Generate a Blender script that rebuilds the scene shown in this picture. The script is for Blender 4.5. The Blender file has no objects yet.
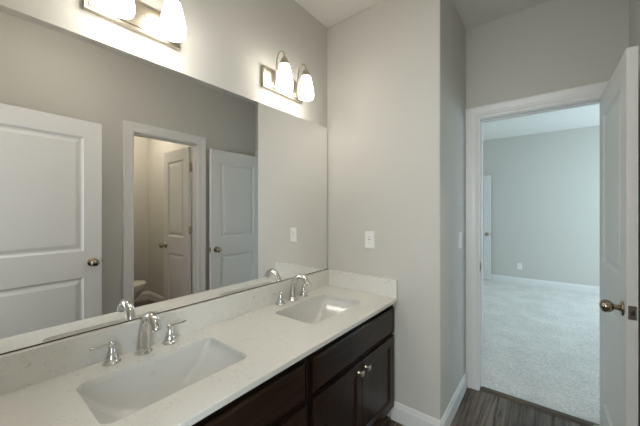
import bpy, bmesh, math, random
from mathutils import Vector, Matrix
random.seed(4)
PI = math.pi
C = bpy.context.scene.collection
sc = bpy.context.scene

# ------------------------------------------------------------------ camera
YAW = 38.1547
F_PX = 289.04
cam = bpy.data.objects.new('camera', bpy.data.cameras.new('camera'))
C.objects.link(cam)
cam.location = (0, 0, 1.3448)
cam.rotation_euler = (PI / 2, 0, math.radians(YAW))
cam.data.sensor_width = 36
cam.data.lens = F_PX * 36 / 640
cam.data.shift_y = -0.0026
cam.data.clip_start = 0.02
sc.camera = cam

# ------------------------------------------------------------------ world, light, exposure
w = bpy.data.worlds.new('world'); sc.world = w; w.use_nodes = True
w.node_tree.nodes['Background'].inputs[0].default_value = (0.62, 0.78, 1.0, 1)
w.node_tree.nodes['Background'].inputs[1].default_value = 1.0

def area(name, loc, rot, sx, sy, power, col):
    l = bpy.data.lights.new(name, 'AREA'); l.shape = 'RECTANGLE'
    l.size = sx; l.size_y = sy; l.energy = power; l.color = col
    o = bpy.data.objects.new(name, l); C.objects.link(o)
    o.location = loc; o.rotation_euler = rot
    return o
# daylight lamps added for brightness, at unseen bedroom windows and hall windows behind the camera
DAY = (0.66, 0.87, 1.0)
area('added_daylight_bedroom', (2.33, 5.35, 1.45), (0, PI / 2, 0), 1.4, 1.5, 40, DAY)
area('added_daylight_bedroom_near', (2.33, 3.55, 1.45), (0, PI / 2, 0), 1.4, 0.9, 6, DAY)
area('added_daylight_hall', (1.30, -1.45, 1.45), (0, PI / 2, 0), 1.4, 1.2, 25, (0.85, 0.94, 1.0))
area('added_daylight_hall_back', (-0.3, -2.17, 1.45), (PI / 2, 0, 0), 1.4, 1.4, 38, (0.88, 0.95, 1.0))
SHADE_EMIT = 8.3
BATH_EMIT = 12.5
WC_EMIT = 36.0
HALL_EMIT = 5.0
vs = sc.view_settings
vs.view_transform = 'Standard'; vs.look = 'None'; vs.gamma = 1.0
vs.exposure = 0.5
vs.use_curve_mapping = False

# ------------------------------------------------------------------ materials
def lin(r, g, b):
    f = lambda c: (c / 255) / 12.92 if c / 255 <= .04045 else (((c / 255) + .055) / 1.055) ** 2.4
    return (f(r), f(g), f(b), 1)

def mat(name, col, rough=.5, metal=0, spec=.5, bump=0, bscale=200, var=0, vscale=6, coat=0):
    m = bpy.data.materials.new(name); m.use_nodes = True
    nt = m.node_tree; b = nt.nodes['Principled BSDF']
    b.inputs['Base Color'].default_value = col
    b.inputs['Roughness'].default_value = rough
    b.inputs['Metallic'].default_value = metal
    b.inputs['Specular IOR Level'].default_value = spec
    if coat: b.inputs['Coat Weight'].default_value = coat; b.inputs['Coat Roughness'].default_value = .1
    tc = nt.nodes.new('ShaderNodeTexCoord')
    if bump:
        n = nt.nodes.new('ShaderNodeTexNoise'); n.inputs['Scale'].default_value = bscale; n.inputs['Detail'].default_value = 3
        nt.links.new(tc.outputs['Object'], n.inputs['Vector'])
        bp = nt.nodes.new('ShaderNodeBump'); bp.inputs['Strength'].default_value = bump; bp.inputs['Distance'].default_value = .004
        nt.links.new(n.outputs['Fac'], bp.inputs['Height']); nt.links.new(bp.outputs['Normal'], b.inputs['Normal'])
    if var:
        n = nt.nodes.new('ShaderNodeTexNoise'); n.inputs['Scale'].default_value = vscale; n.inputs['Detail'].default_value = 5
        nt.links.new(tc.outputs['Object'], n.inputs['Vector'])
        r = nt.nodes.new('ShaderNodeValToRGB')
        r.color_ramp.elements[0].position = .3; r.color_ramp.elements[1].position = .7
        r.color_ramp.elements[0].color = tuple(c * (1 - var) for c in col[:3]) + (1,)
        r.color_ramp.elements[1].color = tuple(min(1, c * (1 + var)) for c in col[:3]) + (1,)
        nt.links.new(n.outputs['Fac'], r.inputs['Fac']); nt.links.new(r.outputs['Color'], b.inputs['Base Color'])
    return m

def emis(name, col, strength):
    m = bpy.data.materials.new(name); m.use_nodes = True
    nt = m.node_tree; b = nt.nodes['Principled BSDF']
    b.inputs['Base Color'].default_value = (.9, .9, .88, 1); b.inputs['Roughness'].default_value = .25
    b.inputs['Emission Color'].default_value = col; b.inputs['Emission Strength'].default_value = strength
    return m

def wood_mat(name, ca, cb, rough, axis='Z', scale=14, stretch=.08, spec=.32):
    """dark stained wood: grain noise stretched along one axis"""
    m = bpy.data.materials.new(name); m.use_nodes = True
    nt = m.node_tree; b = nt.nodes['Principled BSDF']
    b.inputs['Roughness'].default_value = rough; b.inputs['Specular IOR Level'].default_value = spec
    tc = nt.nodes.new('ShaderNodeTexCoord'); mp = nt.nodes.new('ShaderNodeMapping')
    s = [1, 1, 1]; s['XYZ'.index(axis)] = stretch; mp.inputs['Scale'].default_value = s
    nt.links.new(tc.outputs['Object'], mp.inputs['Vector'])
    n = nt.nodes.new('ShaderNodeTexNoise'); n.inputs['Scale'].default_value = scale * 3; n.inputs['Detail'].default_value = 8; n.inputs['Roughness'].default_value = .65
    nt.links.new(mp.outputs['Vector'], n.inputs['Vector'])
    r = nt.nodes.new('ShaderNodeValToRGB')
    r.color_ramp.elements[0].position = .35; r.color_ramp.elements[1].position = .7
    r.color_ramp.elements[0].color = ca; r.color_ramp.elements[1].color = cb
    nt.links.new(n.outputs['Fac'], r.inputs['Fac']); nt.links.new(r.outputs['Color'], b.inputs['Base Color'])
    return m

def plank_mat():
    m = bpy.data.materials.new('floor_planks'); m.use_nodes = True
    nt = m.node_tree; b = nt.nodes['Principled BSDF']; b.inputs['Roughness'].default_value = .42
    tc = nt.nodes.new('ShaderNodeTexCoord'); mp = nt.nodes.new('ShaderNodeMapping')
    mp.inputs['Rotation'].default_value = (0, 0, PI / 2); mp.inputs['Location'].default_value = (.3, .045, 0)
    nt.links.new(tc.outputs['Object'], mp.inputs['Vector'])
    br = nt.nodes.new('ShaderNodeTexBrick')
    br.inputs['Scale'].default_value = 1; br.inputs['Brick Width'].default_value = 1.22; br.inputs['Row Height'].default_value = .152
    br.inputs['Mortar Size'].default_value = .0016; br.offset = .37
    br.inputs['Color1'].default_value = (.0, .0, .0, 1); br.inputs['Color2'].default_value = (1, 1, 1, 1)
    br.inputs['Mortar'].default_value = (.5, .5, .5, 1); br.inputs['Bias'].default_value = 0
    nt.links.new(mp.outputs['Vector'], br.inputs['Vector'])
    mp2 = nt.nodes.new('ShaderNodeMapping'); mp2.inputs['Scale'].default_value = (26, 1.6, 1)
    nt.links.new(tc.outputs['Object'], mp2.inputs['Vector'])
    vadd = nt.nodes.new('ShaderNodeVectorMath'); vadd.operation = 'ADD'
    vsc = nt.nodes.new('ShaderNodeVectorMath'); vsc.operation = 'SCALE'; vsc.inputs['Scale'].default_value = 7
    nt.links.new(br.outputs['Color'], vsc.inputs[0]); nt.links.new(mp2.outputs['Vector'], vadd.inputs[0]); nt.links.new(vsc.outputs[0], vadd.inputs[1])
    n = nt.nodes.new('ShaderNodeTexNoise'); n.inputs['Scale'].default_value = 1.3; n.inputs['Detail'].default_value = 8; n.inputs['Roughness'].default_value = .62; n.inputs['Distortion'].default_value = .5
    nt.links.new(vadd.outputs[0], n.inputs['Vector'])
    r = nt.nodes.new('ShaderNodeValToRGB')
    r.color_ramp.elements[0].position = .38; r.color_ramp.elements[0].color = lin(44, 36, 31)
    r.color_ramp.elements[1].position = .62; r.color_ramp.elements[1].color = lin(132, 118, 107)
    nt.links.new(n.outputs['Fac'], r.inputs['Fac'])
    mx = nt.nodes.new('ShaderNodeMix'); mx.data_type = 'RGBA'; mx.blend_type = 'MULTIPLY'; mx.inputs['Factor'].default_value = 1
    r2 = nt.nodes.new('ShaderNodeValToRGB'); r2.color_ramp.elements[0].color = (.62, .58, .55, 1); r2.color_ramp.elements[1].color = (1.1, 1.08, 1.06, 1)
    nt.links.new(br.outputs['Color'], r2.inputs['Fac'])
    nt.links.new(r.outputs['Color'], mx.inputs['A']); nt.links.new(r2.outputs['Color'], mx.inputs['B'])
    mx2 = nt.nodes.new('ShaderNodeMix'); mx2.data_type = 'RGBA'; mx2.inputs['B'].default_value = lin(38, 33, 30)
    nt.links.new(br.outputs['Fac'], mx2.inputs['Factor']); nt.links.new(mx.outputs['Result'], mx2.inputs['A'])
    nt.links.new(mx2.outputs['Result'], b.inputs['Base Color'])
    return m

def quartz_mat():
    m = bpy.data.materials.new('white_quartz'); m.use_nodes = True
    nt = m.node_tree; b = nt.nodes['Principled BSDF']; b.inputs['Roughness'].default_value = .22
    tc = nt.nodes.new('ShaderNodeTexCoord')
    base = lin(226, 225, 218); fleck = lin(203, 198, 188)
    n1 = nt.nodes.new('ShaderNodeTexNoise'); n1.inputs['Scale'].default_value = 38; n1.inputs['Detail'].default_value = 6; n1.inputs['Distortion'].default_value = 1.5
    r1 = nt.nodes.new('ShaderNodeValToRGB'); r1.color_ramp.elements[0].position = .60; r1.color_ramp.elements[1].position = .75
    r1.color_ramp.elements[0].color = (0, 0, 0, 1); r1.color_ramp.elements[1].color = (1, 1, 1, 1)
    n2 = nt.nodes.new('ShaderNodeTexVoronoi'); n2.inputs['Scale'].default_value = 110
    r2 = nt.nodes.new('ShaderNodeValToRGB'); r2.color_ramp.elements[0].position = .08; r2.color_ramp.elements[1].position = .22
    r2.color_ramp.elements[0].color = (.35, .35, .35, 1); r2.color_ramp.elements[1].color = (0, 0, 0, 1)
    for n in (n1, n2): nt.links.new(tc.outputs['Object'], n.inputs['Vector'])
    nt.links.new(n1.outputs['Fac'], r1.inputs['Fac']); nt.links.new(n2.outputs['Distance'], r2.inputs['Fac'])
    ad = nt.nodes.new('ShaderNodeMath'); ad.operation = 'ADD'; ad.use_clamp = True
    nt.links.new(r1.outputs['Color'], ad.inputs[0]); nt.links.new(r2.outputs['Color'], ad.inputs[1])
    mx = nt.nodes.new('ShaderNodeMix'); mx.data_type = 'RGBA'; mx.inputs['A'].default_value = base; mx.inputs['B'].default_value = fleck
    nt.links.new(ad.outputs[0], mx.inputs['Factor']); nt.links.new(mx.outputs['Result'], b.inputs['Base Color'])
    return m

def carpet_mat():
    m = bpy.data.materials.new('carpet'); m.use_nodes = True
    nt = m.node_tree; b = nt.nodes['Principled BSDF']; b.inputs['Roughness'].default_value = 1; b.inputs['Specular IOR Level'].default_value = .05
    tc = nt.nodes.new('ShaderNodeTexCoord')
    n = nt.nodes.new('ShaderNodeTexNoise'); n.inputs['Scale'].default_value = 75; n.inputs['Detail'].default_value = 4
    nb = nt.nodes.new('ShaderNodeTexNoise'); nb.inputs['Scale'].default_value = 3.5; nb.inputs['Detail'].default_value = 4
    for q in (n, nb): nt.links.new(tc.outputs['Object'], q.inputs['Vector'])
    r = nt.nodes.new('ShaderNodeValToRGB'); r.color_ramp.elements[0].position = .3; r.color_ramp.elements[1].position = .62
    r.color_ramp.elements[0].color = lin(206, 203, 197); r.color_ramp.elements[1].color = lin(236, 233, 227)
    nt.links.new(n.outputs['Fac'], r.inputs['Fac'])
    r2 = nt.nodes.new('ShaderNodeValToRGB'); r2.color_ramp.elements[0].position = .35; r2.color_ramp.elements[1].position = .65
    r2.color_ramp.elements[0].color = (.93, .93, .93, 1); r2.color_ramp.elements[1].color = (1.05, 1.05, 1.05, 1)
    nt.links.new(nb.outputs['Fac'], r2.inputs['Fac'])
    mx = nt.nodes.new('ShaderNodeMix'); mx.data_type = 'RGBA'; mx.blend_type = 'MULTIPLY'; mx.inputs['Factor'].default_value = 1
    nt.links.new(r.outputs['Color'], mx.inputs['A']); nt.links.new(r2.outputs['Color'], mx.inputs['B'])
    nt.links.new(mx.outputs['Result'], b.inputs['Base Color'])
    bp = nt.nodes.new('ShaderNodeBump'); bp.inputs['Strength'].default_value = .8; bp.inputs['Distance'].default_value = .012
    nt.links.new(n.outputs['Fac'], bp.inputs['Height']); nt.links.new(bp.outputs['Normal'], b.inputs['Normal'])
    return m

M = {}
M['wall'] = mat('wall_paint', lin(206, 204, 196), .75, spec=.25, bump=.05, bscale=350)
M['ceiling'] = mat('ceiling_paint', lin(232, 230, 224), .9, spec=.1, bump=.08, bscale=260)
M['trim'] = mat('trim_paint', lin(232, 231, 228), .35, var=.012, vscale=4)
M['door'] = mat('door_paint', lin(226, 225, 222), .4, bump=.03, bscale=160)
M['planks'] = plank_mat()
M['carpet'] = carpet_mat()
M['quartz'] = quartz_mat()
M['cabinet'] = wood_mat('espresso_wood', lin(24, 16, 11), lin(52, 36, 26), .30, 'Z')
M['cabinet_h'] = wood_mat('espresso_wood_horizontal', lin(24, 16, 11), lin(52, 36, 26), .30, 'Y')
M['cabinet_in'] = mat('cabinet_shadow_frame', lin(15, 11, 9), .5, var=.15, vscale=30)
M['ceramic'] = mat('white_ceramic', lin(224, 224, 220), .10, var=.008, coat=.2)
M['toilet'] = mat('toilet_ceramic', lin(236, 234, 228), .1, var=.008, coat=.4)
M['chrome'] = mat('polished_chrome', lin(215, 214, 211), .10, 1, var=.02, vscale=30)
M['nickel'] = mat('brushed_nickel', lin(200, 190, 172), .28, 1, var=.04, vscale=60)
M['knob'] = mat('satin_nickel', lin(168, 156, 138), .22, 1, var=.05, vscale=40)
M['latch'] = mat('latch_nickel', lin(150, 142, 130), .3, 1, var=.05, vscale=60)
M['bolt'] = mat('latch_bolt_metal', lin(95, 90, 82), .35, 1, var=.05, vscale=60)
M['mirror'] = mat('mirror_silver', (.94, .94, .93, 1), .0, 1)
M['mirror_edge'] = mat('mirror_edge', lin(96, 104, 100), .2, .5)
M['plastic'] = mat('white_plastic', lin(240, 240, 236), .3, var=.01)
M['plastic_dark'] = mat('plastic_shadow_slot', lin(120, 116, 110), .5, var=.03)
M['strip'] = wood_mat('threshold_strip', lin(72, 60, 50), lin(108, 92, 78), .4, 'X')
M['shade'] = emis('lit_frosted_glass', (1.0, .945, .87, 1), SHADE_EMIT)
M['dome_warm'] = emis('added_warm_dome', (1.0, .89, .74, 1), WC_EMIT)
M['dome_bath'] = emis('added_bath_dome', (1.0, .94, .85, 1), BATH_EMIT)
M['dome'] = emis('added_hall_dome', (1.0, .93, .82, 1), HALL_EMIT)
M['black'] = mat('hole_shade_black', lin(22, 22, 22), .6)

gl = bpy.data.materials.new('window_glass'); gl.use_nodes = True
nt = gl.node_tree; nt.nodes.remove(nt.nodes['Principled BSDF'])
tr = nt.nodes.new('ShaderNodeBsdfTransparent'); gs = nt.nodes.new('ShaderNodeBsdfGlossy'); gs.inputs['Roughness'].default_value = .02
mxs = nt.nodes.new('ShaderNodeMixShader'); mxs.inputs[0].default_value = .06
nt.links.new(tr.outputs[0], mxs.inputs[1]); nt.links.new(gs.outputs[0], mxs.inputs[2])
nt.links.new(mxs.outputs[0], nt.nodes['Material Output'].inputs['Surface'])
M['glass'] = gl

# ------------------------------------------------------------------ mesh helpers
def tag(o, label=None, cat=None, group=None, kind=None):
    if label: o['label'] = label
    if cat: o['category'] = cat
    if group: o['group'] = group
    if kind: o['kind'] = kind
    return o

def obj(name, bm, m, parent=None, smooth=False, angle=40):
    me = bpy.data.meshes.new(name)
    bmesh.ops.recalc_face_normals(bm, faces=bm.faces)
    bm.to_mesh(me); bm.free()
    if smooth:
        for p in me.polygons: p.use_smooth = True
        me.set_sharp_from_angle(angle=math.radians(angle))
    me.materials.append(m)
    o = bpy.data.objects.new(name, me); C.objects.link(o)
    if parent: o.parent = parent
    return o

def thing(name, label, cat, loc=(0, 0, 0), rotz=0, group=None):
    o = bpy.data.objects.new(name, None); C.objects.link(o)
    o.location = loc; o.rotation_euler = (0, 0, rotz); o.empty_display_size = .05
    return tag(o, label, cat, group)

def box(bm, x0, x1, y0, y1, z0, z1, bev=0, seg=2):
    r = bmesh.ops.create_cube(bm, size=1)
    vv = r['verts']
    for v in vv:
        v.co = Vector(((x0 + x1) / 2 + v.co.x * (x1 - x0), (y0 + y1) / 2 + v.co.y * (y1 - y0), (z0 + z1) / 2 + v.co.z * (z1 - z0)))
    if bev:
        es = list({e for v in vv for e in v.link_edges})
        bmesh.ops.bevel(bm, geom=es, offset=bev, segments=seg, affect='EDGES', profile=.5)
    return bm

def bx(*a, **k): return box(bmesh.new(), *a, **k)

def lathe(bm, prof, n=28, mtx=None, sx=1, sy=1):
    """prof: list of (r,z); caps where r==0"""
    rings = []
    for r, z in prof:
        if r < 1e-6: rings.append([bm.verts.new((0, 0, z))])
        else: rings.append([bm.verts.new((r * sx * math.cos(2 * PI * i / n), r * sy * math.sin(2 * PI * i / n), z)) for i in range(n)])
    for a, b in zip(rings, rings[1:]):
        for i in range(n):
            j = (i + 1) % n
            if len(a) == 1 and len(b) == 1: continue
            if len(a) == 1: bm.faces.new((a[0], b[i], b[j]))
            elif len(b) == 1: bm.faces.new((a[i], a[j], b[0]))
            else: bm.faces.new((a[i], a[j], b[j], b[i]))
    vs_ = [v for r in rings for v in r]
    if mtx is not None:
        for v in vs_: v.co = mtx @ v.co
    return bm

def catmull(pts, k=6):
    P = [pts[0]] + list(pts) + [pts[-1]]; out = []
    for i in range(1, len(P) - 2):
        a, b, c, d = [Vector(q) for q in P[i - 1:i + 3]]
        for s in range(k):
            t = s / k
            out.append(.5 * ((2 * b) + (c - a) * t + (2 * a - 5 * b + 4 * c - d) * t * t + (3 * b - a - 3 * c + d) * t ** 3))
    out.append(Vector(pts[-1]))
    return out

def tube(bm, pts, radii, n=16, k=6, up=Vector((0, 1, 0)), flat=1.0):
    """pts (x,y,z) smoothed; radii one per control point; flat scales along 'up'"""
    q = catmull([tuple(p) + (r,) for p, r in zip(pts, radii)], k)
    P = [Vector(v[:3]) for v in q]; R = [v[3] for v in q]
    rings = []
    for i, p in enumerate(P):
        t = (P[min(i + 1, len(P) - 1)] - P[max(i - 1, 0)]).normalized()
        a = (up - t * up.dot(t)).normalized(); b = t.cross(a)
        rings.append([bm.verts.new(p + R[i] * (a * flat * math.cos(2 * PI * j / n) + b * math.sin(2 * PI * j / n))) for j in range(n)])
    for a, b in zip(rings, rings[1:]):
        for j in range(n): bm.faces.new((a[j], a[(j + 1) % n], b[(j + 1) % n], b[j]))
    bm.faces.new(rings[0]); bm.faces.new(rings[-1][::-1])
    return bm

def rrect(cx, cy, hx, hy, r, z, n=6):
    out = []
    for sx, sy, a0 in ((1, 1, 0), (-1, 1, PI / 2), (-1, -1, PI), (1, -1, 3 * PI / 2)):
        for i in range(n + 1):
            a = a0 + PI / 2 * i / n
            out.append((cx + sx * (hx - r) + r * math.cos(a), cy + sy * (hy - r) + r * math.sin(a), z))
    return out

def loft(bm, rings, cap0=False, cap1=False):
    V = [[bm.verts.new(p) for p in r] for r in rings]
    n = len(V[0])
    for a, b in zip(V, V[1:]):
        for i in range(n): bm.faces.new((a[i], a[(i + 1) % n], b[(i + 1) % n], b[i]))
    if cap0: bm.faces.new(V[0][::-1])
    if cap1: bm.faces.new(V[-1])
    return bm

def plate_with_holes(outer, holes, z0, z1):
    bm = bmesh.new()
    def loop(pts):
        v = [bm.verts.new((p[0], p[1], z1)) for p in pts]
        return [bm.edges.new((v[i], v[(i + 1) % len(v)])) for i in range(len(v))]
    es = loop(outer)
    for h in holes: es += loop(h)
    bmesh.ops.triangle_fill(bm, use_beauty=True, use_dissolve=False, edges=es)
    r = bmesh.ops.extrude_face_region(bm, geom=list(bm.faces))
    for v in [g for g in r['geom'] if isinstance(g, bmesh.types.BMVert)]: v.co.z = z0
    return bm

def panel_leaf(W, H, T, panels, prof, back=True):
    """slab: width +X from 0, front face y=0 looking -Y, back y=T, height Z; panels (x0,x1,z0,z1); prof rings (inset, depth)"""
    bm = bmesh.new()
    xs = sorted({0, W} | {p[0] for p in panels} | {p[1] for p in panels})
    zs = sorted({0, H} | {p[2] for p in panels} | {p[3] for p in panels})
    ispan = lambda x0, x1, z0, z1: any(p[0] <= x0 + 1e-6 and x1 <= p[1] + 1e-6 and p[2] <= z0 + 1e-6 and z1 <= p[3] + 1e-6 for p in panels)
    def side(y, sgn, pan):
        for i in range(len(xs) - 1):
            for j in range(len(zs) - 1):
                if pan and ispan(xs[i], xs[i + 1], zs[j], zs[j + 1]): continue
                bm.faces.new([bm.verts.new((x, y, z)) for x, z in ((xs[i], zs[j]), (xs[i + 1], zs[j]), (xs[i + 1], zs[j + 1]), (xs[i], zs[j + 1]))])
        if pan:
            for x0, x1, z0, z1 in panels:
                prev = None
                for ins, dep in prof:
                    ring = [bm.verts.new((x, y + sgn * dep, z)) for x, z in ((x0 + ins, z0 + ins), (x1 - ins, z0 + ins), (x1 - ins, z1 - ins), (x0 + ins, z1 - ins))]
                    if prev:
                        for k in range(4): bm.faces.new((prev[k], prev[(k + 1) % 4], ring[(k + 1) % 4], ring[k]))
                    prev = ring
                bm.faces.new(prev)
    side(0, 1, True); side(T, -1, back)
    for x in (0, W):
        for j in range(len(zs) - 1):
            bm.faces.new([bm.verts.new(p) for p in ((x, 0, zs[j]), (x, T, zs[j]), (x, T, zs[j + 1]), (x, 0, zs[j + 1]))])
    for z in (0, H):
        for i in range(len(xs) - 1):
            bm.faces.new([bm.verts.new(p) for p in ((xs[i], 0, z), (xs[i + 1], 0, z), (xs[i + 1], T, z), (xs[i], T, z))])
    bmesh.ops.remove_doubles(bm, verts=bm.verts, dist=1e-5)
    bmesh.ops.recalc_face_normals(bm, faces=bm.faces)
    es = [e for e in bm.edges if len(e.link_faces) == 2 and e.calc_face_angle(0) > 1.4 and all(abs(v.co.x) < 1e-6 or abs(v.co.x - W) < 1e-6 or abs(v.co.z) < 1e-6 or abs(v.co.z - H) < 1e-6 for v in e.verts)]
    bmesh.ops.bevel(bm, geom=es, offset=.0018, segments=2, affect='EDGES', profile=.5)
    return bm

T_ = Matrix.Translation
def RZ(d): return Matrix.Rotation(math.radians(d), 4, 'Z')
def RX(d): return Matrix.Rotation(math.radians(d), 4, 'X')
def RY(d): return Matrix.Rotation(math.radians(d), 4, 'Y')

def struct(name, bm, m, label, cat, parent=None, smooth=False):
    o = obj(name, bm, m, parent, smooth)
    return tag(o, label, cat, None, 'structure')

# ------------------------------------------------------------------ room dimensions (metres)
XM = -1.3116      # mirror plane
XW = -1.3176      # left wall plane
YE = 1.768        # end wall
XC = -0.4922      # outer corner
YD = 2.449        # door wall
XO, XH = -0.398, 0.288   # bedroom doorway
XR = 0.376        # right wall
YN = -0.03        # near wall
CE = 2.743
WT = 0.115
YB = 6.5          # bedroom far wall
W0, W1 = 0.952 + .085, 1.739 - .085   # WC doorway clear opening
WCH = 2.072
DH = 2.035

# floors
struct('floor', bx(-2.0, 2.315, -2.3, YD + .02, -.06, 0), M['planks'], 'grey brown wood plank floor in front of the vanity', 'floor')
struct('floor_bedroom', bx(-1.85, 2.45, YD + .02, YB + .12, -.06, .008), M['carpet'], 'pale carpet beyond the open bedroom doorway', 'floor')
# ceilings
struct('ceiling', bx(-1.45, XR + WT, YN - WT, YD + WT, CE, CE + .08), M['ceiling'], 'white ceiling above the vanity', 'ceiling')
struct('ceiling_bedroom', bx(-1.85, 2.45, YD + WT, YB + .12, CE, CE + .08), M['ceiling'], 'white ceiling seen through the bedroom doorway', 'ceiling')
struct('ceiling_closet', bx(XR + WT, 2.315, .685, 1.985, CE, CE + .08), M['ceiling'], 'white ceiling over the toilet room', 'ceiling')
struct('ceiling_hall', bx(-2.0, 1.4, -2.3, YN - WT, CE, CE + .08), M['ceiling'], 'white ceiling behind the entry door', 'ceiling')
# walls
struct('wall_left', bx(XW - .115, XW, YN - WT, YE + .02, 0, CE), M['wall'], 'warm grey wall behind the mirror and lights', 'wall')
def lprism():
    bm = bmesh.new()
    pts = [(XW - .115, YE), (XC, YE), (XC, YD + .001), (XC - .115, YD + .001), (XC - .115, YE + .115), (XW - .115, YE + .115)]
    v = [bm.verts.new((x, y, 0)) for x, y in pts]
    f = bm.faces.new(v)
    r = bmesh.ops.extrude_face_region(bm, geom=[f])
    for g in r['geom']:
        if isinstance(g, bmesh.types.BMVert): g.co.z = CE
    es = [e for e in bm.edges if all(abs(q.co.x - XC) < 1e-4 and abs(q.co.y - YE) < 1e-4 for q in e.verts)]
    bmesh.ops.bevel(bm, geom=es, offset=.008, segments=3, affect='EDGES', profile=.5)
    return bm
struct('wall_end', lprism(), M['wall'], 'grey end wall and its outer corner beside the bedroom doorway', 'wall')
bm = bx(-1.85, XO - .02, YD, YD + WT, 0, CE); box(bm, XH + .02, 2.45, YD, YD + WT, 0, CE); box(bm, XO - .02, XH + .02, YD, YD + WT, DH + .02, CE)
struct('wall_door', bm, M['wall'], 'grey wall around and over the bedroom doorway', 'wall')
bm = bx(XR, XR + WT, YN - WT, W0 - .02, 0, CE); box(bm, XR, XR + WT, W1 + .02, YD, 0, CE); box(bm, XR, XR + WT, W0 - .02, W1 + .02, WCH + .02, CE)
struct('wall_right', bm, M['wall'], 'grey wall seen in the mirror around the toilet room doorway', 'wall')
bm = bx(XW - .115, -.66, YN - WT, YN, 0, CE); box(bm, .14, XR + WT, YN - WT, YN, 0, CE); box(bm, -.66, .14, YN - WT, YN, DH + .02, CE)
struct('wall_near', bm, M['wall'], 'grey wall around the entry doorway', 'wall')
# toilet room shell
struct('wall_closet_near', bx(XR + WT, 2.2, .685, .80, 0, CE), M['wall'], 'toilet room wall behind the toilet tank', 'wall')
struct('wall_closet_far', bx(XR + WT, 2.2, 1.87, 1.985, 0, CE), M['wall'], 'toilet room side wall behind its open door', 'wall')
struct('wall_closet_back', bx(2.2, 2.315, .685, 1.985, 0, CE), M['wall'], 'toilet room back wall facing the mirror', 'wall')
# hall shell behind the entry door, with two added windows
struct('wall_hall_left', bx(-2.0, -1.9, -2.3, YN - WT, 0, CE), M['wall'], 'left wall of the room behind the entry doorway', 'wall')
bm = bx(1.3, 1.4, -2.3, -2.1, 0, CE); box(bm, 1.3, 1.4, -.8, YN - WT, 0, CE); box(bm, 1.3, 1.4, -2.1, -.8, 2.2, CE); box(bm, 1.3, 1.4, -2.1, -.8, 0, .7)
struct('wall_hall_right', bm, M['wall'], 'right wall of the room behind the entry doorway, opened for added daylight', 'wall')
bm = bx(-1.9, -1.0, -2.3, -2.2, 0, CE); box(bm, .4, 1.3, -2.3, -2.2, 0, CE); box(bm, -1.0, .4, -2.3, -2.2, 2.2, CE); box(bm, -1.0, .4, -2.3, -2.2, 0, .7)
struct('wall_hall_back', bm, M['wall'], 'rear wall of the room behind the entry doorway', 'wall')
bm = bx(-1.9, XW - .115, YN - WT, YN - .01, 0, CE); box(bm, XR + WT, 1.3, YN - WT, YN - .01, 0, CE)
struct('wall_hall_front', bm, M['wall'], 'wall returns either side of the entry doorway', 'wall')
# bedroom shell
struct('wall_bedroom_far', bx(-1.85, 2.45, YB, YB + .12, 0, CE), M['wall'], 'far bedroom wall with the power outlet', 'wall')
struct('wall_bedroom_left', bx(-1.85, -1.7, YD + WT, YB, 0, CE), M['wall'], 'left bedroom wall', 'wall')
bm = bmesh.new()
WIN = [(3.05, 4.05), (4.6, 6.1)]
ys = [YD + WT] + [y for p in WIN for y in p] + [YB]
for i in range(0, len(ys) - 1, 2): box(bm, 2.3, 2.45, ys[i], ys[i + 1], 0, CE)
for a, b in WIN:
    box(bm, 2.3, 2.45, a, b, 0, .7); box(bm, 2.3, 2.45, a, b, 2.2, CE)
struct('wall_bedroom_right', bm, M['wall'], 'right bedroom wall with added daylight windows', 'wall')

def window(n, mtx, wdt, label):  # every one is unseen, added out of frame to let daylight in
    """local: x along the opening, y through it, z 0.7..2.2"""
    bm = bmesh.new()
    for a in ((0, .05, 0, .06, .7, 2.2), (wdt - .05, wdt, 0, .06, .7, 2.2), (.05, wdt - .05, 0, .06, .7, .75), (.05, wdt - .05, 0, .06, 2.15, 2.2), (.05, wdt - .05, .005, .05, 1.43, 1.475)):
        box(bm, *a, bev=.003)
    bm.transform(mtx)
    o = struct('window_%d' % n, bm, M['trim'], label, 'window')
    g = bx(.04, wdt - .04, .027, .033, .74, 2.16); g.transform(mtx); obj('pane', g, M['glass'], o)
    s = bx(-.05, wdt + .05, -.11, 0, .68, .7, bev=.003); s.transform(mtx); obj('window_sill', s, M['trim'], o)
window(1, T_((2.37, 6.1, 0)) @ RZ(-90), 1.5, 'far white framed glazing, unseen, added for daylight in the right bedroom wall')
window(2, T_((2.37, 4.05, 0)) @ RZ(-90), 1.0, 'near white framed glazing, unseen, added for daylight in the right bedroom wall')
window(3, T_((1.34, -.8, 0)) @ RZ(-90), 1.3, 'white framed glazing, unseen, added for daylight in the right wall behind the entry doorway')
window(4, T_((.4, -2.22, 0)) @ RZ(180), 1.4, 'white framed glazing, unseen, added for fill straight behind the entry doorway')

# ------------------------------------------------------------------ baseboards
def baseboard(name, p0, p1, nx, ny, label):
    """profile run from p0 to p1, (nx,ny) points into the room"""
    prof = [(0, 0), (.014, 0), (.014, .088), (.011, .096), (.0085, .104), (.0085, .110), (.004, .119), (0, .119)]
    bm = bmesh.new(); R = []
    for p in (p0, p1): R.append([bm.verts.new((p[0] + nx * d, p[1] + ny * d, z)) for d, z in prof])
    n = len(prof)
    for i in range(n): bm.faces.new((R[0][i], R[0][(i + 1) % n], R[1][(i + 1) % n], R[1][i]))
    bm.faces.new(R[0]); bm.faces.new(R[1][::-1])
    return struct(name, bm, M['trim'], label, 'baseboard')
baseboard('baseboard_end', (-.795, YE), (XC, YE), 0, -1, 'white baseboard on the end wall beside the vanity')
baseboard('baseboard_return', (XC, YE - .014), (XC, YD - .016), 1, 0, 'white baseboard running from the outer corner to the doorway')
baseboard('baseboard_right', (XR, YN), (XR, W0 - .085), -1, 0, 'white baseboard behind the entry door')
baseboard('baseboard_right_far', (XR, W1 + .087), (XR, YD - .02), -1, 0, 'white baseboard behind the bedroom door')
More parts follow.
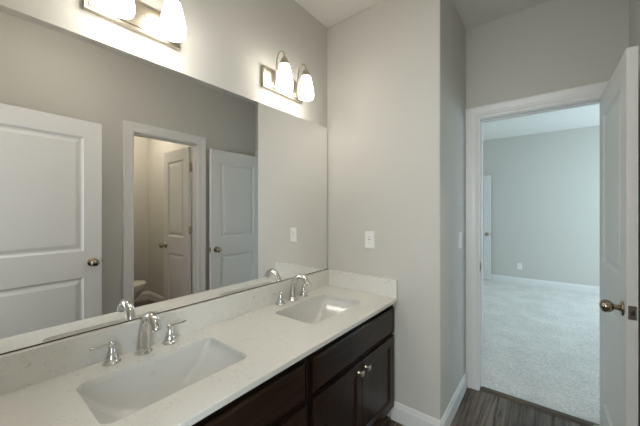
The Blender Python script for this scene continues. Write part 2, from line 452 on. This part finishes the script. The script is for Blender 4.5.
baseboard('baseboard_closet_back', (2.2, .80), (2.2, 1.87), -1, 0, 'white baseboard on the toilet room back wall')
baseboard('baseboard_closet_far', (XR + WT, 1.87), (2.186, 1.87), 0, -1, 'white baseboard on the toilet room side wall')
baseboard('baseboard_closet_near', (XR + WT, .80), (2.186, .80), 0, 1, 'white baseboard behind the toilet')
baseboard('baseboard_bedroom_far', (-1.7, YB), (2.3, YB), 0, -1, 'white baseboard along the far bedroom wall')
baseboard('baseboard_bedroom_left', (-1.7, YD + WT), (-1.7, YB - .014), 1, 0, 'white baseboard along the left bedroom wall')
baseboard('baseboard_bedroom_right', (2.3, YD + WT), (2.3, YB - .014), -1, 0, 'white baseboard along the right bedroom wall')

# ------------------------------------------------------------------ casings and jambs
def casing(name, W, H, cw, label, mtx, right=None):
    """frame round an opening 0..W x 0..H on the plane y=0, standing out towards -Y; stepped colonial profile, mitred"""
    rw = cw if right is None else right
    prof = [(0, 0), (0, .010), (.012, .013), (.022, .011), (.045, .013), (cw - .018, .018), (cw - .005, .0195), (cw, .017), (cw, 0)]
    bm = bmesh.new()
    def ring(cx, cz, dx, dz):
        return [bm.verts.new((cx + dx * u, -d, cz + dz * u)) for u, d in prof]
    a = ring(0, 0, -1, 0); b = ring(0, H, -1, 1); c = ring(W, H, rw / cw, 1); d = ring(W, 0, rw / cw, 0)
    n = len(prof)
    for p, q in ((a, b), (b, c), (c, d)):
        for i in range(n): bm.faces.new((p[i], p[(i + 1) % n], q[(i + 1) % n], q[i]))
    bm.faces.new(a); bm.faces.new(d[::-1])
    bm.transform(mtx)
    return struct(name, bm, M['trim'], label, 'door trim')
def jamb(name, W, H, depth, label, mtx, stop_at):
    bm = bmesh.new()
    t = .019
    for a in ((-t, 0, 0, depth, 0, H + t), (W, W + t, 0, depth, 0, H + t), (0, W, 0, depth, H, H + t)): box(bm, *a)
    s0, s1 = stop_at
    for a in ((0, .011, s0, s1, 0, H), (W - .011, W, s0, s1, 0, H), (.011, W - .011, s0, s1, H - .011, H)): box(bm, *a, bev=.002)
    bm.transform(mtx)
    return struct(name, bm, M['trim'], label, 'door frame')
WO = XH - XO
casing('trim_1', WO + .012, DH + .006, .088, 'white casing around the bedroom doorway', T_((XO - .006, YD, 0)), right=.072)
jb = jamb('trim_2', WO, DH, WT, 'white jamb lining the bedroom doorway', T_((XO, YD, 0)), (.040, .075))
bm = bx(XO - .0005, XO + .002, YD + .004, YD + .032, .89, .96, bev=.0008); obj('strike_plate', bm, M['latch'], jb)
bm = bx(XO - .0005, XO + .0028, YD + .010, YD + .024, .907, .943); obj('strike_hole', bm, M['black'], jb)  # solid black block, the dark of the hole put into its colour
casing('trim_3', WO + .012, DH + .006, .07, 'white casing on the bedroom side of the doorway', T_((XH + .006, YD + WT, 0)) @ RZ(180))
WW = W1 - W0
casing('trim_4', WW + .012, WCH + .006, .085, 'white casing around the toilet room doorway seen in the mirror', T_((XR, W1 + .006, 0)) @ RZ(-90))
jamb('trim_5', WW, WCH, WT, 'white jamb lining the toilet room doorway', T_((XR, W1, 0)) @ RZ(-90), (.035, .078))
casing('trim_6', WW + .012, WCH + .006, .07, 'white casing inside the toilet room', T_((XR + WT, W0 - .006, 0)) @ RZ(90))
# threshold strip
bm = bmesh.new()
pr = [(-.014, 0), (-.012, .006), (.000, .011), (.036, .013), (.039, .011), (.041, 0)]
R = [[bm.verts.new((x, YD + .012 + a, z)) for a, z in pr] for x in (XO, XH)]
for i in range(len(pr)): bm.faces.new((R[0][i], R[0][(i + 1) % 6], R[1][(i + 1) % 6], R[1][i]))
bm.faces.new(R[0]); bm.faces.new(R[1][::-1])
struct('trim_7', bm, M['strip'], 'dark brown threshold strip between plank floor and carpet', 'threshold')

# ------------------------------------------------------------------ doors
DPROF = [(0, 0), (.004, .0045), (.013, .012), (.024, .0125), (.048, .0035)]
def door(n, label, W, H, loc, ang, hinges=True, back_knob=1.0, hinge_front=True, zoff=.012, kz=.922):
    """local: hinge edge x=0, free edge x=W, thickness y 0..0.035"""
    T = .035
    st = .115
    pans = [(st, W - st, .225 - zoff, .835), (st, W - st, 1.035, H - .125)]
    bm = panel_leaf(W, H, T, pans, DPROF)
    o = obj('door_%d' % n, bm, M['door'])
    tag(o, label, 'door', None, 'structure')
    o.location = (loc[0], loc[1], zoff); o.rotation_euler = (0, 0, ang)
    kx = W - .062
    z = kz - zoff
    for sgn, y in ((-1, 0), (1, T)):
        mt = T_((kx, y, z)) @ (RX(90) if sgn < 0 else RX(-90))
        if sgn > 0: mt = mt @ Matrix.Diagonal((1, 1, back_knob, 1))
        b = lathe(bmesh.new(), [(0, .012), (.0125, .012), (.0115, .024), (.013, .030), (.021, .035), (.0265, .044), (.0285, .054), (.026, .065), (.018, .072), (.008, .075), (0, .0755)], 28, mt)
        k = obj('knob', b, M['knob'], o, True)
        b = lathe(bmesh.new(), [(0, 0), (.032, 0), (.033, .003), (.031, .007), (.024, .010), (.016, .013), (0, .013)], 28, mt)
        obj('rosette', b, M['knob'], k, True, 30)
    b = bx(W - .001, W + .0015, .005, .030, z - .029, z + .029, bev=.0008)
    lp = obj('latch_plate', b, M['latch'], o)
    b = bx(W + .001, W + .010, .011, .024, z - .010, z + .010, bev=.003)
    obj('latch_bolt', b, M['bolt'], lp)
    if hinges:
        yk = -.005 if hinge_front else T + .005
        for hz in (.22, 1.08, 1.78):
            b = lathe(bmesh.new(), [(0, 0), (.0055, 0), (.0055, .089), (.004, .093), (0, .094)], 14, T_((-.004, yk, hz)))
            box(b, -.0025, .0, .004, .033, hz, hz + .089)
            obj('hinge', b, M['nickel'], o, True)
    return o
LB = YD - 1.7476
# bedroom door: opened 90 degrees into the bathroom, standing along y; local y=0 face looks to +x (right wall)
door(1, 'white two-panel door swung open at right of the bedroom doorway', LB - .006, 2.018, (XH - .036, YD - .006, 0), -PI / 2 + .014, hinge_front=False, back_knob=.85)
# entry door: beside the camera, seen in the mirror only
ang = PI / 2 - math.atan(.0665)
door(2, 'white two-panel entry door seen at the left of the mirror', .752, 2.018, (.118, YN + .006, 0), ang, kz=.955)
# toilet room door, opened into the toilet room
door(3, 'white two-panel door standing open inside the toilet room', WW - .012, 2.05, (XR + WT + .016, W1 - .035, 0), 0, hinge_front=False, kz=.93)
# toilet room hinge plates showing on the jamb side
o3 = bpy.data.objects['door_3']
for hz in (.22, 1.08, 1.78):
    obj('hinge_plate', bx(-.0185, -.001, .001, .034, hz, hz + .089, bev=.001), M['nickel'], o3)
# bedroom-side door far away, opened flat along the far wall
door(4, 'white door standing open against the far bedroom wall', .80, 2.018, (-1.655, YB - .09, 0), 0, hinge_front=False, kz=.90, zoff=.02)
# ------------------------------------------------------------------ vanity cabinets
ZC = .768
XF = -.786
def cabinet(label, y0, y1, fy0, fy1, base_y):
    t = thing('vanity_cabinet', label, 'cabinet', (XF, base_y, 0), 0, 'sink base cabinets under the worktop')
    sh = T_((-XF, -base_y, 0))
    def P(name, bm, m, par=t, smooth=False):
        bm.transform(sh); return obj(name, bm, m, par, smooth)
    bm = bmesh.new()
    xb = XW + .004
    box(bm, xb, XF - .019, y0, y0 + .016, .09, ZC); box(bm, xb, XF - .019, y1 - .016, y1, .09, ZC)
    box(bm, xb, XF - .019, y0, y1, .09, .106); box(bm, xb, xb + .008, y0, y1, .09, ZC)
    P('carcass', bm, M['cabinet_in'])
    bm = bmesh.new()
    sl, sr = fy0 + .012 - y0, y1 - fy1 + .012
    box(bm, XF - .019, XF, y0, y0 + sl, .09, ZC, bev=.001); box(bm, XF - .019, XF, y1 - sr, y1, .09, ZC, bev=.001)
    for z0, z1 in ((.09, .118), (.545, .588), (.728, ZC)): box(bm, XF - .019, XF, y0 + sl, y1 - sr, z0, z1)
    box(bm, XF - .019, XF, (fy0 + fy1) / 2 - .02, (fy0 + fy1) / 2 + .02, .118, .545)
    P('face_frame', bm, M['cabinet_in'])
    P('toe_kick', bx(-.872, -.860, y0, y1, .001, .09), M['cabinet_in'])
    # false drawer front with an eased, raised edge
    fw = fy1 - fy0
    bm = panel_leaf(fw, .158, .019, [(.004, fw - .004, .004, .154)], [(0, .004), (.006, .003), (.010, 0.0)], back=False)
    bm.transform(T_((XF + .0195, fy0, .577)) @ RZ(90))
    P('drawer_front', bm, M['cabinet_h'])
    dw = fw / 2 - .0015
    for k, (a, ky) in enumerate(((fy0, dw - .034), (fy1 - dw, .034))):
        bm = panel_leaf(dw, .452, .019, [(.052, dw - .052, .052, .400)], [(0, 0), (.004, .004), (.012, .006), (.016, .0095), (.020, .0095)], back=False)
        bm.transform(T_((XF + .0195, a, .105)) @ RZ(90))
        d = P('door', bm, M['cabinet'])
        b = lathe(bmesh.new(), [(0, 0), (.009, 0), (.0075, .004), (.0058, .010), (.0058, .018), (0, .018)], 22, T_((XF + .0195, a + ky, .510)) @ RY(90))
        box(b, XF + .0195 + .015, XF + .0195 + .028, a + ky - .0125, a + ky + .0125, .510 - .0125, .510 + .0125, bev=.004, seg=3)
        P('knob', b, M['nickel'], d, True)
    return t
cabinet('espresso sink cabinet at the end wall, with two knobs showing', .912, 1.764, .938, 1.735, 1.337)
cabinet('espresso sink cabinet under the near basin, cut off by the frame', -.022, .911, .085, .889, .487)

# ------------------------------------------------------------------ worktop
CT = .79; CXF = -.752; CY0 = -.024; CYE = YE - .001
SX0, SX1 = -1.181, -.894
SINKS = [.472, 1.318]
ct = thing('countertop', 'long white speckled quartz vanity top with two basin cutouts', 'countertop', (-1.03, .87, ZC))
sh = T_((1.03, -.87, -ZC))
SCX, SHX, SHY = (SX0 + SX1) / 2, (SX1 - SX0) / 2, .234
holes = [rrect(SCX, y, SHX, SHY, .034, 0, 7) for y in SINKS]
bm = plate_with_holes([(XM, CY0), (CXF, CY0), (CXF, CYE), (XM, CYE)], holes, ZC + .0005, CT)
es = [e for e in bm.edges if all(abs(v.co.z - CT) < 1e-5 and abs(v.co.x - CXF) < 1e-5 for v in e.verts)]
bmesh.ops.bevel(bm, geom=es, offset=.003, segments=2, affect='EDGES', profile=.5)
bm.transform(sh); obj('slab', bm, M['quartz'], ct)
BS = CT + .1153
bm = bx(XM, XM + .02, CY0, CYE, CT, BS, bev=.0015); bm.transform(T_((1.3, -.87, -CT)))
bs = obj('backsplash', bm, M['quartz']); bs.location = (-1.3, .87, CT); tag(bs, 'long white quartz backsplash strip under the mirror', 'backsplash')
bm = bx(XM + .0202, CXF - .002, CYE - .02, CYE, CT, BS, bev=.0015); bm.transform(T_((1.03, -CYE, -CT)))
ss = obj('sidesplash', bm, M['quartz']); ss.location = (-1.03, CYE, CT); tag(ss, 'short white quartz splash strip against the end wall', 'backsplash')

def sink(y, label):
    t = thing('sink', label, 'sink', (SCX, y, ZC - .150), 0, 'undermount basins')
    z = .150
    rings = [rrect(0, 0, SHX + .022, SHY + .022, .03, z, 7), rrect(0, 0, SHX + .004, SHY + .004, .034, z, 7),
             rrect(0, 0, SHX + .003, SHY + .001, .032, z - .010, 7), rrect(0, 0, SHX + .000, SHY - .018, .030, z - .035, 7), rrect(0, 0, SHX - .006, SHY - .050, .026, z - .070, 7),
             rrect(0, 0, SHX - .014, SHY - .088, .030, z - .102, 7), rrect(0, 0, SHX - .034, SHY - .128, .036, z - .124, 7), rrect(0, 0, .055, .060, .036, z - .134, 7), rrect(0, 0, .022, .022, .0215, z - .138, 7)]
    outer = [rrect(0, 0, .026, .026, .0255, z - .148, 7), rrect(0, 0, .06, .07, .05, z - .146, 7), rrect(0, 0, SHX - .020, SHY - .100, .05, z - .134, 7), rrect(0, 0, SHX + .004, SHY - .060, .04, z - .1, 7), rrect(0, 0, SHX + .012, SHY + .01, .045, z - .012, 7), rrect(0, 0, SHX + .022, SHY + .022, .04, z - .010, 7)]
    bm = loft(bmesh.new(), outer + rings)
    bmesh.ops.remove_doubles(bm, verts=bm.verts, dist=1e-5)
    obj('bowl', bm, M['ceramic'], t, True, 60)
    b = lathe(bmesh.new(), [(.0, z - .146), (.0215, z - .146), (.0215, z - .138), (.026, z - .136), (.024, z - .1335), (.019, z - .135), (.017, z - .134), (.008, z - .130), (0, z - .129)], 28)
    obj('drain', b, M['chrome'], t, True)
    b = lathe(bmesh.new(), [(0, 0), (.010, 0), (.010, .002), (.0075, .003), (.006, .001), (0, .001)], 20, T_((-SHX + .0015, 0, z - .042)) @ RY(82), sx=.7, sy=1.2)
    obj('overflow_ring', b, M['ceramic'], t, True)
sink(SINKS[0], 'white rectangular basin nearest the camera')
sink(SINKS[1], 'white rectangular basin nearest the end wall')

# ------------------------------------------------------------------ faucets
def faucet(y, label):
    t = thing('faucet', label, 'faucet', (-1.250, y, CT), 0, 'chrome widespread faucets')
    b = lathe(bmesh.new(), [(0, 0), (.0305, 0), (.031, .004), (.028, .008), (.0245, .012), (.026, .015), (.0265, .019), (.0235, .023), (0, .023)], 30)
    fl = None
    sp = tube(bmesh.new(), [(0, 0, .016), (0, 0, .05), (.004, 0, .09), (.018, 0, .130), (.042, 0, .152), (.072, 0, .157), (.100, 0, .146), (.117, 0, .122)],
              [.0250, .0225, .0195, .0172, .0160, .0160, .0165, .0172], 20, 6)
    sp_o = obj('spout', sp, M['chrome'], t, True)
    obj('spout_base', b, M['chrome'], sp_o, True, 30)
    e = Vector((.117, 0, .122)); d = Vector((.017, 0, -.023)).normalized()
    q = d.to_track_quat('Z', 'Y').to_matrix().to_4x4()
    b = lathe(bmesh.new(), [(0, -.001), (.0175, -.001), (.0180, .003), (.0165, .007), (.012, .008), (.010, .004), (0, .004)], 20, T_(e) @ q)
    obj('aerator', b, M['chrome'], sp_o, True, 30)
    for s in (-1, 1):
        hy = .104 * s; hx = -.004
        b = lathe(bmesh.new(), [(0, 0), (.0285, 0), (.029, .004), (.0265, .008), (.022, .011), (.0225, .015), (.018, .030), (.0150, .036), (.0155, .040), (.0130, .046), (.0105, .056), (.0100, .060), (.0125, .064), (.0130, .070), (.010, .076), (.004, .079), (0, .0795)], 26, T_((hx, hy, 0)))
        h = obj('handle', b, M['chrome'], t, True, 30)
        lv = tube(bmesh.new(), [(hx, hy + .004 * s, .070), (hx, hy + .022 * s, .0715), (hx + .002, hy + .040 * s, .0715), (hx + .003, hy + .060 * s, .073), (hx + .003, hy + .067 * s, .074)],
                  [.0060, .0050, .0058, .0068, .0040], 14, 5, up=Vector((0, 0, 1)), flat=.62)
        obj('lever', lv, M['chrome'], h, True)
faucet(.466, 'polished chrome two-handle faucet at the near basin')
faucet(1.318, 'polished chrome two-handle faucet at the basin by the end wall')

# ------------------------------------------------------------------ mirror
mr = thing('wall_mirror', 'large frameless mirror above the backsplash', 'mirror', (XM, .88, BS + .002))
ZM0, ZM1 = BS + .004, 1.9755
bm = bx(XM - .005, XM - .0006, -.026, YE - .005, ZM0, ZM1); bm.transform(T_((-XM, -.88, -BS - .002))); obj('backing', bm, M['mirror_edge'], mr)
bm = bmesh.new()
bm.faces.new([bm.verts.new(p) for p in ((XM, -.026, ZM0), (XM, YE - .007, ZM0), (XM, YE - .007, ZM1), (XM, -.026, ZM1))])
r = bmesh.ops.extrude_face_region(bm, geom=list(bm.faces))
for g in r['geom']:
    if isinstance(g, bmesh.types.BMVert): g.co.x -= .0008
bm.transform(T_((-XM, -.88, -BS - .002))); obj('glass', bm, M['mirror'], mr)
bm = bx(XM - .0058, XM + .0010, -.026, YE - .005, BS + .0005, BS + .0045); bm.transform(T_((-XM, -.88, -BS - .002)))
obj('bottom_channel', bm, M['bolt'], mr)

# ------------------------------------------------------------------ vanity lights
def vanity_light(y, label):
    t = thing('vanity_light', label, 'wall light', (XW, y, 2.074), 0, 'two-shade vanity lights')
    bm = panel_leaf(.344, .124, .022, [(.010, .334, .010, .114)], [(0, 0), (.004, -.003), (.008, -.003)], back=False)
    bm.transform(T_((.022, -.172, 0)) @ RZ(90)); obj('backplate', bm, M['nickel'], t)
    for q in (-.026, .026):
        b = lathe(bmesh.new(), [(0, 0), (.0065, 0), (.0065, .004), (.004, .008), (0, .009)], 16, T_((.025, q, .070)) @ RY(90)); obj('screw', b, M['nickel'], t, True)
    for s in (-1, 1):
        yy = s * .095
        b = tube(bmesh.new(), [(.018, yy, .034), (.036, yy, .030), (.048, yy, .048), (.049, yy, .100), (.052, yy, .165), (.068, yy, .204), (.096, yy, .208), (.114, yy, .186), (.117, yy, .160)],
                 [.0052] * 9, 12, 7)
        arm = obj('arm', b, M['nickel'], t, True)
        b = lathe(bmesh.new(), [(0, 0), (.017, 0), (.016, .004), (.009, .008), (0, .008)], 18, T_((.024, yy, .030)) @ RY(90)); obj('arm_collar', b, M['nickel'], arm, True)
        b = lathe(bmesh.new(), [(0, .170), (.008, .170), (.013, .163), (.020, .152), (.026, .140), (.028, .122), (.0225, .124), (0, .126)], 24, T_((.117, yy, 0))); cap = obj('socket_cap', b, M['nickel'], arm, True)
        o = [(.0235, .134), (.0285, .120), (.0355, .094), (.0425, .062), (.0475, .030), (.0495, .008), (.0485, -.006), (.0465, -.013)]
        i = [(r - .003, z) for r, z in reversed(o)]
        b = lathe(bmesh.new(), o + i + [(.0235, .134)], 32, T_((.117, yy, 0)))
        bmesh.ops.remove_doubles(b, verts=b.verts, dist=1e-6)
        tag(obj('shade', b, M['shade'], t, True, 60), 'glowing white tulip glass shade')
vanity_light(.462, 'lit nickel vanity light over the near basin, cut by the top edge')
vanity_light(1.290, 'lit nickel vanity light near the end wall corner')

# ------------------------------------------------------------------ switch and outlets
def plate_bm():
    return loft(bmesh.new(), [rrect(0, 0, .036, .0585, .004, 0), rrect(0, 0, .0358, .0583, .004, .003), rrect(0, 0, .0325, .055, .004, .006)], True, True)
def on_wall(name, label, cat, mtx, build, group=None):
    loc = mtx.to_translation()
    t = thing(name, label, cat, loc, 0, group)
    rot = mtx.to_3x3().to_4x4()
    def P(n, bm, m, par=None, smooth=False):
        bm.transform(rot); return obj(n, bm, m, par or t, smooth)
    P('cover_plate', plate_bm(), M['plastic'])
    build(P)
    return t
def outlet_decora(P):
    r = P('receptacle', bx(-.0165, .0165, -.033, .033, .004, .0075, bev=.001), M['plastic'])
    for s in (-1, 1):
        bm = bx(-.0075, -.0055, s * .020 - .004, s * .020 + .004, .0076, .0079); box(bm, .0055, .0075, s * .020 - .0035, s * .020 + .0035, .0076, .0079); P('slot', bm, M['plastic_dark'], r)
    P('button', bx(-.007, .007, .001, .006, .007, .009, bev=.0006), M['plastic_dark'], r)
    P('button', bx(-.007, .007, -.006, -.001, .007, .009, bev=.0006), M['plastic'], r)
def outlet_duplex(P):
    for s in (-1, 1):
        r = P('receptacle', lathe(bmesh.new(), [(0, .004), (.0165, .004), (.0165, .0075), (0, .0076)], 24, T_((0, s * .020, 0))), M['plastic'])
        bm = bx(-.0075, -.0055, s * .020 - .003, s * .020 + .005, .0077, .008); box(bm, .0055, .0075, s * .020 - .003, s * .020 + .005, .0077, .008); P('slot', bm, M['plastic_dark'], r)
    P('screw', lathe(bmesh.new(), [(0, .006), (.003, .006), (.002, .0075), (0, .0075)], 12), M['latch'])
def switch_toggle(P):
    P('rocker', bx(-.0165, .0165, -.033, .033, .004, .0085, bev=.0015), M['plastic'])
    for s in (-1, 1): P('screw', lathe(bmesh.new(), [(0, .006), (.003, .006), (.002, .0072), (0, .0072)], 12, T_((0, s * .048, 0))), M['plastic'])
on_wall('power_outlet', 'white outlet cover with test buttons on the end wall above the sidesplash', 'outlet', T_((-.955, YE, 1.150)) @ RX(90), outlet_decora)
on_wall('light_switch', 'white light switch on the narrow wall beside the doorway', 'light switch', T_((XC, 2.245, 1.137)) @ RZ(90) @ RX(90), switch_toggle)
on_wall('power_outlet', 'white outlet low on the far bedroom wall', 'outlet', T_((-.400, YB, .325)) @ RX(90), outlet_duplex)

# ------------------------------------------------------------------ toilet (in the toilet room, seen through the mirror)
def toilet():
    t = thing('toilet', 'white toilet in the small room seen in the mirror', 'toilet', (1.53, .835, 0))
    def egg(cy, hx, hy, z, n=32, back=.85):
        out = []
        for i in range(n):
            a = 2 * PI * i / n
            s, c = math.sin(a), math.cos(a)
            out.append((hx * c, cy + (hy if s > 0 else hy * back) * s, z))
        return out
    bm = loft(bmesh.new(), [egg(.33, .105, .20, .0), egg(.33, .105, .20, .03), egg(.33, .095, .19, .10), egg(.35, .100, .20, .18), egg(.40, .135, .25, .26), egg(.44, .170, .27, .33), egg(.455, .182, .275, .385), egg(.455, .182, .275, .395),
                            egg(.455, .150, .24, .395), egg(.455, .135, .22, .34), egg(.44, .08, .13, .22), egg(.43, .03, .04, .20)], True, True)
    box(bm, -.10, .10, .02, .25, .10, .392, bev=.02)
    obj('bowl', bm, M['toilet'], t, True, 50)
    bm = loft(bmesh.new(), [egg(.455, .186, .28, .396), egg(.455, .190, .284, .405), egg(.455, .186, .28, .414), egg(.455, .125, .205, .414), egg(.455, .120, .20, .405), egg(.455, .125, .205, .396), egg(.455, .186, .28, .396)])
    bmesh.ops.remove_doubles(bm, verts=bm.verts, dist=1e-5)
    obj('seat', bm, M['toilet'], t, True)
    bm = loft(bmesh.new(), [egg(.455, .186, .28, .4145), egg(.455, .190, .284, .420), egg(.455, .184, .278, .430), egg(.455, .10, .17, .434)], True, True)
    obj('lid', bm, M['toilet'], t, True)
    bm = loft(bmesh.new(), [rrect(0, .105, .20, .088, .03, .393), rrect(0, .102, .215, .095, .03, .74)], True, True); obj('tank', bm, M['toilet'], t, True)
    bm = loft(bmesh.new(), [rrect(0, .103, .225, .102, .03, .7405), rrect(0, .103, .225, .102, .03, .765), rrect(0, .103, .215, .092, .03, .775)], True, True); obj('tank_lid', bm, M['toilet'], t, True)
    bm = tube(bmesh.new(), [(-.15, .195, .68), (-.15, .215, .68), (-.13, .222, .678), (-.09, .222, .672)], [.008, .007, .007, .008], 12, 5, up=Vector((0, 0, 1))); obj('flush_lever', bm, M['chrome'], t, True)
toilet()

# ------------------------------------------------------------------ unseen ceiling lamps added to brighten bathroom, toilet room and hall (out of frame)
def dome(loc, label, m):
    t = thing('added_ceiling_light', label, 'added ceiling light', loc)
    obj('rim', lathe(bmesh.new(), [(0, 0), (.15, 0), (.152, -.012), (.145, -.025), (0, -.025)], 32), M['nickel'], t, True, 30)
    tag(obj('diffuser', lathe(bmesh.new(), [(.135, -.0252), (.13, -.045), (.105, -.070), (.06, -.087), (0, -.093)], 32), m, t, True, 60), 'lit frosted dome of an added lamp')
dome((1.55, 1.32, CE), 'added unseen ceiling light giving the toilet room its warm light', M['dome_warm'])
dome((-.3, -1.1, CE), 'added unseen ceiling light for fill behind the entry doorway', M['dome'])
dome((-.25, .45, CE), 'added unseen ceiling light brightening the bathroom', M['dome_bath'])
